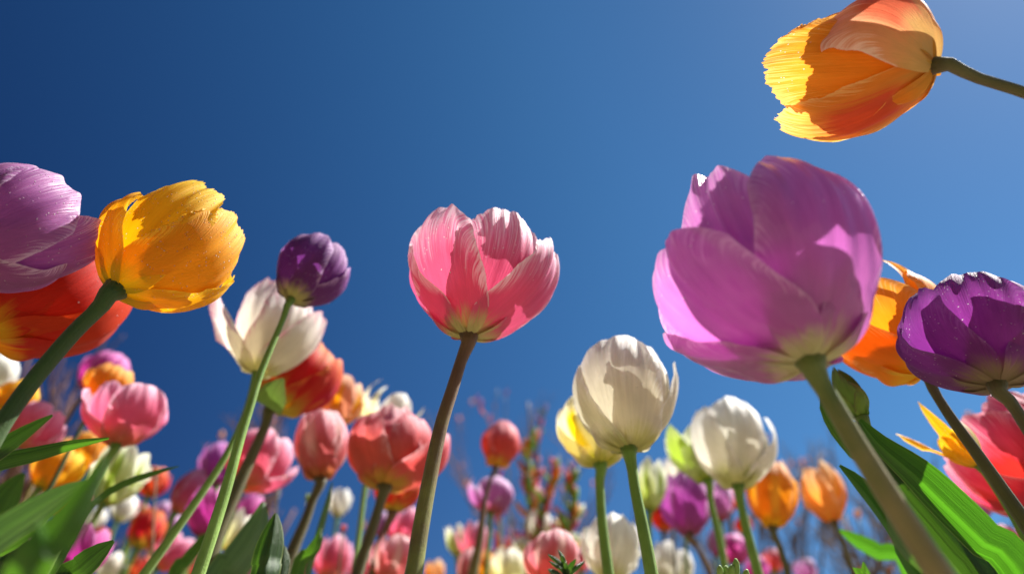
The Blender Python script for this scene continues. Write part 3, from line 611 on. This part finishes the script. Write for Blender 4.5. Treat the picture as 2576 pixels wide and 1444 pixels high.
simple('magenta pink tulip forming a hood over the bright orange tulip', (220, 985), .82, 44, 112, 125, 'magenta', .7, [(190, 1020), (150, 1090), (90, 1200), (0, 1380)], (9, 12), 'brown', q=MQ)
simple('pink magenta tulip behind the dark leaf tip at the left edge', (40, 1118), .66, 48, 118, 128, 'rose', .75, [(10, 1160), (-40, 1240), (-90, 1350)], (13, 15), 'green', q=MQ)
simple('yellow tulip behind the thick dark green stem at the left edge', (0, 1040), .68, 48, 92, 92, 'yellow', .8, [(-40, 1100), (-100, 1200)], (12, 13), 'green', q=LQ)
simple('grey white tulip just under the red tulip at the left edge', (-40, 965), .85, 45, 88, 92, 'whitesoft', .6, [(-80, 1030), (-150, 1150)], (10, 12), 'green')
simple('blurred white tulip at the left edge between the grey white and the yellow tulips', (-30, 1010), .95, 55, 88, 60, 'whitesoft', .7, [(-80, 1060), (-150, 1160)], (9, 10), 'green')
simple('golden yellow tulip blurred beneath the long horizontal leaf on the left', (100, 1228), .72, 42, 112, 118, 'yellow', .8, [(70, 1270), (20, 1350), (-40, 1450)], (13, 15), 'green', q=LQ)
simple('orange gold tulip blurred between the golden yellow and the pink white-rimmed tulips', (190, 1182), .80, 30, 96, 100, 'gold', .8, [(170, 1220), (120, 1300), (60, 1420)], (11, 13), 'green')
simple('large cream and green striped tulip blurred below the pink white-rimmed tulip', (258, 1268), .74, 28, 158, 122, 'limewhite', .9, [(235, 1310), (200, 1370), (160, 1450)], (14, 16), 'green', q=MQ)
simple('red and pink tulip blurred right of the large cream and green striped tulip', (372, 1248), 1.05, 20, 70, 76, 'scarlet', .7, [(355, 1290), (330, 1360), (300, 1450)], (8, 10), 'green')
simple('small white tulip blurred under the large cream and green striped tulip', (225, 1330), 1.2, 26, 56, 50, 'whitesoft', .8, [(212, 1360), (190, 1450)], (7, 8), 'green')
simple('second small white tulip blurred, higher and nearer to the red and pink tulip', (295, 1310), 1.15, 28, 62, 56, 'whitesoft', .9, [(280, 1350), (255, 1450)], (7, 8), 'green')
simple('orange red tulip blurred between thin stems left of the slender pink tulip', (345, 1378), .98, 30, 96, 84, 'flame', .8, [(330, 1410), (310, 1450)], (10, 11), 'green')
simple('pink tulip spreading sideways at the bottom left of the crossing green stems', (395, 1428), 1.0, 44, 88, 84, 'rose', 1.1, [(380, 1460)], (10, 10), 'green')
simple('pink magenta tulip low between the broad blurred leaf and the dark leaf at left', (168, 1452), .66, 30, 128, 118, 'magenta', .9, [(150, 1490)], (15, 16), 'green', q=MQ)
simple('small red pink tulip blurred right of the low pink magenta tulip on the left', (240, 1372), 1.2, 30, 46, 44, 'scarlet', .7, [(230, 1410), (215, 1450)], (7, 7), 'green')
simple('white tulip at the bottom edge right of the dark leaf on the left', (262, 1462), 1.0, 24, 72, 66, 'whitesoft', .8, [(255, 1490)], (9, 9), 'green')
simple('mauve tulip blurred behind the pink tulip that spreads sideways', (415, 1350), 1.15, 24, 62, 46, 'mauve', .7, [(402, 1390), (385, 1450)], (7, 8), 'green')
tulip('small yellow tulip with two thin outstretched petals near the right edge', (2462, 1172), .48, -42, 8, 165, 90, 'yellow', [
    D(phi=-80, w=.36, tip=1.9, ln=1.15, drop=.3, endw=.45, curl=.3), D(phi=-5, w=.36, tip=.4, ln=1.3, drop=.3, endw=.4), D(phi=-35, rs=.9, w=.6, tip=.7, ln=.7), D(phi=90, w=.6, tip=.8, ln=.8, mat='limewhite'),
    D(phi=170, rs=.9, w=.7, tip=.6, ln=.75), D(phi=-130, rs=.9, w=.6, tip=.8, ln=.7)],
    [(2490, 1210), (2540, 1290), (2610, 1420)], (12, 14), 'green', LQ)
simple('ruffled lilac tulip showing above the big bright leaf at the right', (2452, 1322), .80, -24, 104, 132, 'lilac', .9, [(2470, 1360), (2500, 1450)], (13, 14), 'green', q=MQ, fr=.8, ruf=.1)
simple('red tulip rising behind the big bright leaf in the bottom right corner', (2568, 1420), .70, -30, 96, 90, 'crimson', .6, [(2590, 1460)], (13, 14), 'green')
simple('ochre tulip blurred at the right edge under the crimson pink tulip', (2600, 1270), 1.0, -20, 80, 70, 'gold', .7, [(2620, 1330), (2650, 1450)], (9, 10), 'green')

for lab, b, d_, a_, L_, W_, m_, o_ in [
    ('salmon tulip low on the left between the broad blurred leaf and the horizontal leaf', (150, 1300), .95, 34, 84, 80, 'salmon', .8),
    ('lemon yellow tulip blurred at the left edge under the pointed blue green leaf', (60, 1440), .8, 40, 90, 92, 'gold', .8),
    ('rose red tulip at the left edge below the pointed blue green leaf', (10, 1425), .75, 44, 84, 80, 'crimson', .7),
    ('small coral tulip right of the second small white tulip on the left', (335, 1310), 1.3, 26, 50, 46, 'coral', .7),
    ('small lilac tulip under the red and pink blurred tulip on the left', (400, 1312), 1.3, 20, 50, 44, 'mauve', .6),
    ('small red tulip at the bottom between the spreading pink tulip and the crossing stems', (330, 1462), 1.1, 26, 62, 60, 'scarlet', .8),
    ('coral tulip low between the two crossing green stems', (470, 1452), 1.1, 20, 70, 66, 'coral', .8),
    ('small mauve tulip low behind the pair of blue green leaves', (610, 1440), 1.2, 18, 62, 56, 'mauve', .9),
    ('small pink tulip low between the dark stem and the pale leaf in the middle left', (745, 1462), 1.2, 14, 66, 58, 'rose', .7),
    ('small crimson tulip low left of the pink tulip beside the tall brown stem', (905, 1466), 1.2, 10, 66, 58, 'crimson', .8),
    ('small peach tulip at the bottom edge just right of the tall brown stem', (1090, 1470), 1.3, 4, 60, 50, 'amber', .7),
    ('small blurred coral tulip between the stems of the right white tulips', (1945, 1440), 1.3, -4, 58, 52, 'coral', .7),
    ('small lilac tulip at the bottom edge under the golden tulip', (2030, 1468), 1.2, -6, 62, 56, 'mauve', .8)]:
    simple(lab, b, d_, a_, L_, W_, m_, o_, [(b[0] - a_ * .5, b[1] + 40), (b[0] - a_ * 1.6, b[1] + 130)], (8, 9), 'green')

# ------------------------------------------------------------------ closed bud and its leaves, lower right
tulip('closed green tulip bud rising from big leaves behind the thick tan stem', (2168, 1052), .42, -26, 16, 160, 84, 'bud', [
    D(phi=-20, w=1.1, tip=.12, ln=1.0, drop=.7, dk=1.5, endw=.2, tw=.12), D(phi=70, rs=1.0, w=.95, tip=.2, ln=.70, drop=.6, endw=.2, tw=.1), D(phi=-80, rs=.95, w=1.0, tip=.12, ln=1.0, drop=.7, endw=.2),
    D(phi=150, rs=.95, w=1.1, tip=.12, ln=.95, drop=.6, endw=.2), D(phi=-150, rs=.95, w=1.1, tip=.12, ln=.9, drop=.6, endw=.2)],
    [(2185, 1090), (2230, 1170), (2320, 1290), (2440, 1450)], (22, 30), 'green', MQ, lean=.7, leaves=[
        D(pts=[(2163, 1056), (2215, 1118), (2302, 1190), (2385, 1270), (2480, 1362), (2590, 1470)], wd=104, mat='bright', Y=.36, prof=.6, fold=.5, rolls=[20, 15, 10, 5], nu=17),
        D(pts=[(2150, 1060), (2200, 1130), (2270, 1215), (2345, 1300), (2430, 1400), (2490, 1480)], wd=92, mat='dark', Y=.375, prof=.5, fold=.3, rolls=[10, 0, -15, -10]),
        D(pts=[(2066, 995), (2072, 1030), (2105, 1085), (2150, 1140), (2210, 1210)], wd=34, mat='leaf', Y=.39, prof=.5, fold=.5),
        D(pts=[(2112, 1170), (2150, 1205), (2200, 1265), (2250, 1340), (2320, 1460)], wd=60, mat='bright', Y=.35, prof=.5, fold=.6, rolls=[10, 30, 40, 20]),
        D(pts=[(2230, 1290), (2270, 1350), (2330, 1410), (2400, 1480)], wd=70, mat='blue', Y=.33, prof=.6, fold=.3),
        D(pts=[(2172, 1412), (2180, 1440), (2200, 1490)], wd=30, mat='leaf', Y=.45, prof=.5)])

# ------------------------------------------------------------------ leafy tulips at the lower left and middle
def nonflower(label, pos, leaves, name='leaf_clump'):
    root = empty(name, (pos[0], pos[1], 0), label, 'leaves', 'leaf clumps of tulips')
    for l in leaves: leaf(root, (pos[0], pos[1], 0), Vector((pos[0], pos[1], .1)), **l)
    return root
def gx(x, Y): return atY(x, 1444, Y).x
nonflower('clump of long green leaves with pale undersides reaching in from the lower left edge', (gx(-500, .33), .33), [
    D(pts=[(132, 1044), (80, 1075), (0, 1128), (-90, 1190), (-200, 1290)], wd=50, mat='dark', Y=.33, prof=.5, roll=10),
    D(pts=[(274, 1102), (180, 1118), (90, 1140), (0, 1160), (-120, 1200), (-250, 1290)], wd=48, mat='leaf', Y=.35, prof=.6, fold=.5, roll=15),
    D(pts=[(216, 1210), (160, 1240), (90, 1285), (0, 1345), (-90, 1420), (-170, 1500)], wd=82, mat='blue', Y=.30, prof=.5, fold=.3, roll=-10, nu=17),
    D(pts=[(95, 1330), (50, 1345), (-20, 1380), (-100, 1440)], wd=60, mat='leaf', Y=.36, roll=10)])
nonflower('broad blurred green leaf with a dark leaf to its right at the lower left', (gx(-40, .28), .28), [
    D(pts=[(268, 1150), (236, 1205), (196, 1270), (150, 1340), (100, 1400), (60, 1460)], wd=100, mat='leaf', Y=.19, prof=.9, fold=.25, roll=5),
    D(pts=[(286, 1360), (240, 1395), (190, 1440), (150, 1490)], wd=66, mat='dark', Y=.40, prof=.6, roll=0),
    D(pts=[(450, 1172), (370, 1195), (300, 1222), (240, 1262), (190, 1330)], wd=18, mat='leaf', Y=.5, prof=.5)])
nonflower('pair of blue green leaves with curled tips between the brown stem and the dark stem', (gx(600, .45), .45), [
    D(pts=[(662, 1262), (652, 1310), (625, 1370), (580, 1430), (545, 1480)], wd=84, mat='blue', Y=.55, prof=.6, roll=0),
    D(pts=[(694, 1290), (690, 1320), (680, 1370), (668, 1420), (660, 1470)], wd=76, mat='dark', Y=.46, prof=.6, fold=.5, roll=0)])
nonflower('pointed dark green leaves at the foot of the dark stem of the closed striped cup', (gx(730, .5), .5), [
    D(pts=[(716, 1372), (712, 1410), (706, 1460)], wd=34, mat='dark', Y=.5, prof=.5),
    D(pts=[(806, 1328), (800, 1360), (775, 1400), (745, 1450)], wd=34, mat='leaf', Y=.55, prof=.5),
    D(pts=[(836, 1212), (825, 1260), (806, 1330), (785, 1400), (770, 1460)], wd=20, mat='blue', Y=.6, prof=.5, fold=.6)])
nonflower('narrow bright leaves low at the left between the blurred flowers', (gx(430, .7), .7), [
    D(pts=[(530, 1330), (500, 1370), (460, 1420), (430, 1470)], wd=30, mat='leaf', Y=.6, prof=.5),
    D(pts=[(575, 1375), (560, 1420), (545, 1470)], wd=26, mat='leaf', Y=.62, prof=.5)])
nonflower('tangle of blurred green leaves filling the bottom left corner', (gx(-60, .6), .6), [
    D(pts=[(60, 1190), (20, 1240), (-20, 1310), (-60, 1400)], wd=90, mat='leaf', Y=.55, prof=.6),
    D(pts=[(110, 1250), (60, 1300), (20, 1370), (-10, 1460)], wd=90, mat='blue', Y=.6, prof=.6),
    D(pts=[(130, 1310), (100, 1370), (70, 1420), (50, 1480)], wd=70, mat='leaf', Y=.55, prof=.6, roll=20),
    D(pts=[(70, 1360), (40, 1410), (20, 1460)], wd=80, mat='dark', Y=.5, prof=.6)])

# ------------------------------------------------------------------ small shoots at the bottom edge
def shoot(label, x, y, Y, h, n, mat, seed):
    rg = random.Random(seed)
    top = atY(x, y, Y); root = empty('leafy_shoot', (top.x, top.y, 0), label, 'shoot'); org = (top.x, top.y, 0)
    px = (top - CAM).dot(FW) / F
    path, s, Lt = curve_pts([tuple(top - Vector((0, 0, h * px))), (top.x, top.y, top.z * .4), (top.x, top.y, -.01)], 20)
    v, f, uv = tube(path, np.interp(s, [0, 1], [3 * px, 5 * px]), 8, seed); link('stem', v, f, SM['green'], root, org, uv)
    for i in range(n):
        a = rg.uniform(-1, 1); k = rg.uniform(.5, 1.0)
        b = (x + rg.uniform(-3, 3), y + h * rg.uniform(.8, 1.5))
        t = (x + a * h * .95, b[1] - h * k)
        m = ((b[0] + t[0]) / 2 - a * 9, (b[1] + t[1]) / 2 + 3)
        leaf(root, org, top, pts=[t + (Y + rg.uniform(-.02, .02),), m + (Y,), b + (Y,)], wd=rg.uniform(10, 16), mat=mat, prof=.5, fold=.5, base=False, nv=16, nu=7)
shoot('dark green leafy shoot in front of the pink and red striped tulip', 1425, 1384, .36, 50, 12, 'dark', 5)

def podhead(label, x, y, Y):
    B = atY(x, y, Y); px = (B - CAM).dot(FW) / F
    root = empty('seed_head', (B.x, B.y, 0), label, 'seed head'); org = (B.x, B.y, 0)
    path, s, Lt = curve_pts([tuple(B), (B.x, B.y, B.z * .5), (B.x, B.y, -.01)], 16)
    v, f, uv = tube(path, np.full(16, 6 * px), 8, 3); link('stem', v, f, SM['green'], root, org, uv)
    for i, (dx, hh, lean_) in enumerate([(-22, 52, -6), (2, 50, 3), (16, 62, 2), (30, 40, 12), (-8, 46, 0)]):
        b = B + RT * (dx * .5 * px); t = B + RT * ((dx + lean_) * px) + UPV * (hh * px) + FW * (((i * 7) % 5 - 2) * 5 * px)
        path, s, _ = curve_pts([tuple(b), tuple(b.lerp(t, .5) + RT * (dx * .25 * px)), tuple(t)], 14)
        v, f, uv = tube(path, np.interp(s, [0, .35, .85, 1], [4, 9, 8, 3]) * px, 10, i)
        link('pod', v, f, SM['green'], root, org, uv)
podhead('pale green ribbed seed head poking up at the bottom edge under the right white tulips', 1836, 1470, .40)

# ------------------------------------------------------------------ flower spikes with small buds
def bud_mesh(B, A, r, L, seed):
    rg = np.random.RandomState(seed); v = []; f = []; uv = []
    a = Vector(A).normalized(); n = a.orthogonal().normalized(); m = a.cross(n)
    for j in range(9):
        t = j / 8; rr = r * (math.sin(math.pi * min(1, t * .86 + .1)) ** .7)
        for k in range(10):
            th = k * math.pi / 5
            q_ = rr * (1 + .14 * math.sin(3 * th + seed))
            v.append(Vector(B) + (n * math.cos(th) + m * math.sin(th)) * q_ + a * (L * t)); uv.append((abs(2 * k / 10 - 1), t))
    f = grid_faces(10, 9, True)
    f.append(tuple(range(9, -1, -1))); f.append(tuple(80 + k for k in range(10)))
    return v, f, uv
def spike(label, pts, Y, wd, mats, n, seed, v0=.3, budpx=(10, 18), name='flower_spike', smat='brown', group='flower spikes behind the tulips', swd=8):
    rg = random.Random(seed)
    P3 = [tuple(atY(p[0], p[1], Y)) for p in pts]; g = to_ground(P3, .2)
    root = empty(name, (g[-1][0], g[-1][1], 0), label, name.replace('_', ' '), group); org = (g[-1][0], g[-1][1], 0)
    path, s, Lt = curve_pts(g, 40); px = (Vector(P3[0]) - CAM).dot(FW) / F
    v, f, uv = tube(path, np.interp(s, [0, .3, 1], [swd * .3, swd * .8, swd * 1.3]) * px, 8, seed); link('stem', v, f, SM[smat], root, org, uv)
    pp, ss, Lv = curve_pts(P3, 60)
    for i in range(n):
        k = v0 + (1 - v0) * (i + rg.random()) / n
        p = Vector(pp[int(min(59, k * 59))]); a = rg.uniform(0, 6.28)
        side = RT * math.cos(a) + FW * math.sin(a)
        A = (side * rg.uniform(.2, .9) + Vector((0, 0, 1))).normalized()
        hh = 1.35 * rg.uniform(*budpx) * (.6 + .6 * k); r = hh * rg.uniform(.24, .42)
        v, f, uv = bud_mesh(p + side * (wd * .3 * k * rg.random() * px), A, r * px, hh * rg.uniform(1.8, 2.8) * px, i)
        mt = mats[min(len(mats) - 1, int(rg.random() * len(mats)))]
        link('bud', v, f, PM[mt], root, org, uv)
spike('tallest flower spike, thin and brown above coral and orange buds', [(1328, 1012), (1334, 1090), (1330, 1180), (1336, 1290), (1330, 1450)], 1.25, 46, ['salmon', 'gold', 'rose', 'greenpetal', 'orange', 'rose', 'greenpetal', 'bud'], 46, 1, .25, (11, 22))
spike('bud spike with a forked pale tip right of the tallest flower spike', [(1376, 1020), (1355, 1090), (1350, 1180), (1342, 1290), (1340, 1450)], 1.3, 24, ['salmon', 'mauve', 'coral', 'bud'], 22, 2, .0, (8, 14))
spike('green and red budded spike curving right, in the middle of the flower spikes', [(1405, 1145), (1392, 1190), (1376, 1250), (1364, 1330), (1360, 1450)], 1.2, 36, ['gold', 'salmon', 'greenpetal', 'greenpetal', 'bud', 'rose'], 34, 3, .1, (11, 19))
spike('green spike topped with a big lime bud, rightmost of the flower spikes', [(1432, 1160), (1440, 1230), (1436, 1300), (1424, 1370), (1418, 1450)], 1.15, 44, ['limewhite', 'salmon', 'greenpetal', 'gold', 'rose', 'bud'], 36, 4, .1, (12, 22))
spike('arching spike of tiny pink buds just left of the salmon tulip bud', [(1190, 1000), (1205, 1022), (1222, 1045), (1234, 1085), (1250, 1180), (1262, 1450)], 1.3, 10, ['rose', 'coral', 'mauve', 'magenta'], 16, 6, .0, (9, 14), swd=3)
spike('thin brown spike with a faded tip directly above the salmon tulip bud', [(1252, 978), (1246, 1030), (1250, 1100), (1264, 1450)], 1.5, 10, ['coral', 'bud'], 8, 7, .0, (6, 9), swd=3)
spike('thin pale spike right of the faded brown tip above the salmon tulip bud', [(1272, 990), (1272, 1040), (1276, 1120), (1286, 1450)], 1.55, 10, ['coral', 'mauve'], 7, 8, .0, (6, 10), swd=3)
for lab, x, y, Y, sz, m, sx in [
    ('small ochre seed bud on a hair-thin stalk above the cream tulip at the bottom edge', 1264, 1392, 1.1, 13, 'gold', 1266),
    ('small orange bud on a thin stalk beside the small white blurred tulip', 862, 1340, .9, 14, 'salmon', 850),
    ('small peach and yellow bud right of the pink pointed tulip', 702, 1226, .85, 22, 'amber', 670),
    ('green seed bud on a thin stalk left of the closed striped cup\'s stem', 772, 1262, .8, 14, 'bud', 740),
    ('blurred orange bud floating high on a thin stalk right of the pale orange tulip', 2440, 1052, 1.6, 12, 'amber', 2470),
    ('blurred ochre bud low on the right beside the pale orange tulip leaf', 2160, 1304, 1.4, 15, 'amber', 2190),
    ('small orange bud low near the left stems, topmost of the thin branching sprig', 392, 1190, .85, 11, 'amber', 380)]:
    P3 = [tuple(atY(x, y, Y)), tuple(atY((x + sx) / 2, (y + 1450) / 2, Y)), tuple(atY(sx, 1450, Y))]; g = to_ground(P3, .2)
    root = empty('small_bud', (g[-1][0], g[-1][1], 0), lab, 'bud', 'small buds on thin stalks'); org = (g[-1][0], g[-1][1], 0)
    px = (Vector(P3[0]) - CAM).dot(FW) / F
    path, s, _ = curve_pts(g, 24); v, f, uv = tube(path, np.full(24, 2.6 * px), 6, 1); link('stalk', v, f, SM['olive'], root, org, uv)
    for k in range(3):
        A = Vector((.25 * math.cos(k * 2.1), .25 * math.sin(k * 2.1), 1))
        v, f, uv = bud_mesh(P3[0], A, sz * .34 * px, sz * 1.5 * px, k); link('petal', v, f, PM[m], root, org, uv)

# ------------------------------------------------------------------ bare shrubs behind
def bark(name, c1, c2):
    s = NT(name); tc = s.n('ShaderNodeTexCoord').outputs['Object']
    a = s.noise(tc, 40, 4); return s.finish(s.mix(a, c1, c2), .8, s.bump(a, .5, .004))
BK = bark('bark_brown', (.07, .045, .035), (.17, .11, .08)); BKR = bark('bark_reddish', (.10, .04, .03), (.20, .09, .06))
def shrub(label, x, Y, ytop, spread, n, seed, mat, thick=.006, budm='amber', nb=20, name='bare_shrub', droop=0):
    rg = random.Random(seed)
    b0 = atY(x, 1444, Y); H = atY(x, ytop, Y).z; base = Vector((b0.x, Y, 0))
    V = []; Fc = []; tips = []
    def seg(path, r0, r1):
        p = np.array([tuple(q_) for q_ in path]); v, f, _ = tube(p, np.linspace(r0, r1, len(p)), 6, 1)
        o = len(V); V.extend([tuple(q_) for q_ in v]); Fc.extend([tuple(i + o for i in q_) for q_ in f])
    def grow(p, d, L, r, lev):
        pts = [p.copy()]; q_ = p.copy(); dd = d.copy()
        for i in range(7):
            dd = (dd + Vector((rg.uniform(-.16, .16), rg.uniform(-.16, .16), .06 - droop))).normalized(); q_ = q_ + dd * (L / 7); pts.append(q_.copy())
        seg(pts, r, r * .45)
        tips.append(pts[-1])
        if lev < 3:
            for k in range([5, 4, 3][lev]):
                i = rg.randint(2, 6)
                nd = (dd + Vector((rg.uniform(-.8, .8), rg.uniform(-.6, .6), rg.uniform(-.1, .5)))).normalized()
                grow(pts[i], nd, L * rg.uniform(.35, .55), r * .6, lev + 1)
    for i in range(n):
        a = rg.uniform(0, 6.28); d = Vector((math.cos(a) * spread, math.sin(a) * spread * .6, 1)).normalized()
        grow(base + Vector((rg.uniform(-.04, .04), rg.uniform(-.04, .04), 0)), d, H * rg.uniform(.6, .9), thick * 1.8, 0)
    root = empty(name, base, label, 'shrub', 'bare shrubs behind the bed')
    link('branches', V, Fc, mat, root, tuple(base))
    rg.shuffle(tips)
    for t in tips[:nb]:
        v, f, uv = bud_mesh(t, (0, 0, 1), .007, .022, 1); link('bud', v, f, PM[budm], root, tuple(base), uv)
shrub('tall bare shrub behind the golden and the pale orange tulips', 2030, 2.6, 1150, .40, 5, 11, BK)
shrub('bare shrub at the right edge behind the yellow tulip with thin petals', 2440, 2.9, 1090, .40, 5, 12, BK)
shrub('low bare shrub below the yellow tulip at the right, between the two taller shrubs', 2250, 2.4, 1290, .45, 4, 13, BK)
shrub('reddish bare shrub behind the crossing green stems on the left', 500, 2.2, 1060, .30, 3, 14, BKR, .006)
shrub('bare shrub with drooping twigs behind the left group of tulips', 60, 2.0, 980, .45, 4, 15, BKR, .008)
shrub('small bare shrub behind the coral double tulip', 760, 2.4, 1200, .40, 3, 16, BK, .004)
shrub('faint bare shrub behind the flower spikes in the middle', 1330, 2.8, 1040, .22, 4, 17, BKR, .004)
shrub('low bare shrub behind the magenta lilac tulip', 1690, 2.6, 1330, .4, 4, 18, BK, .005)
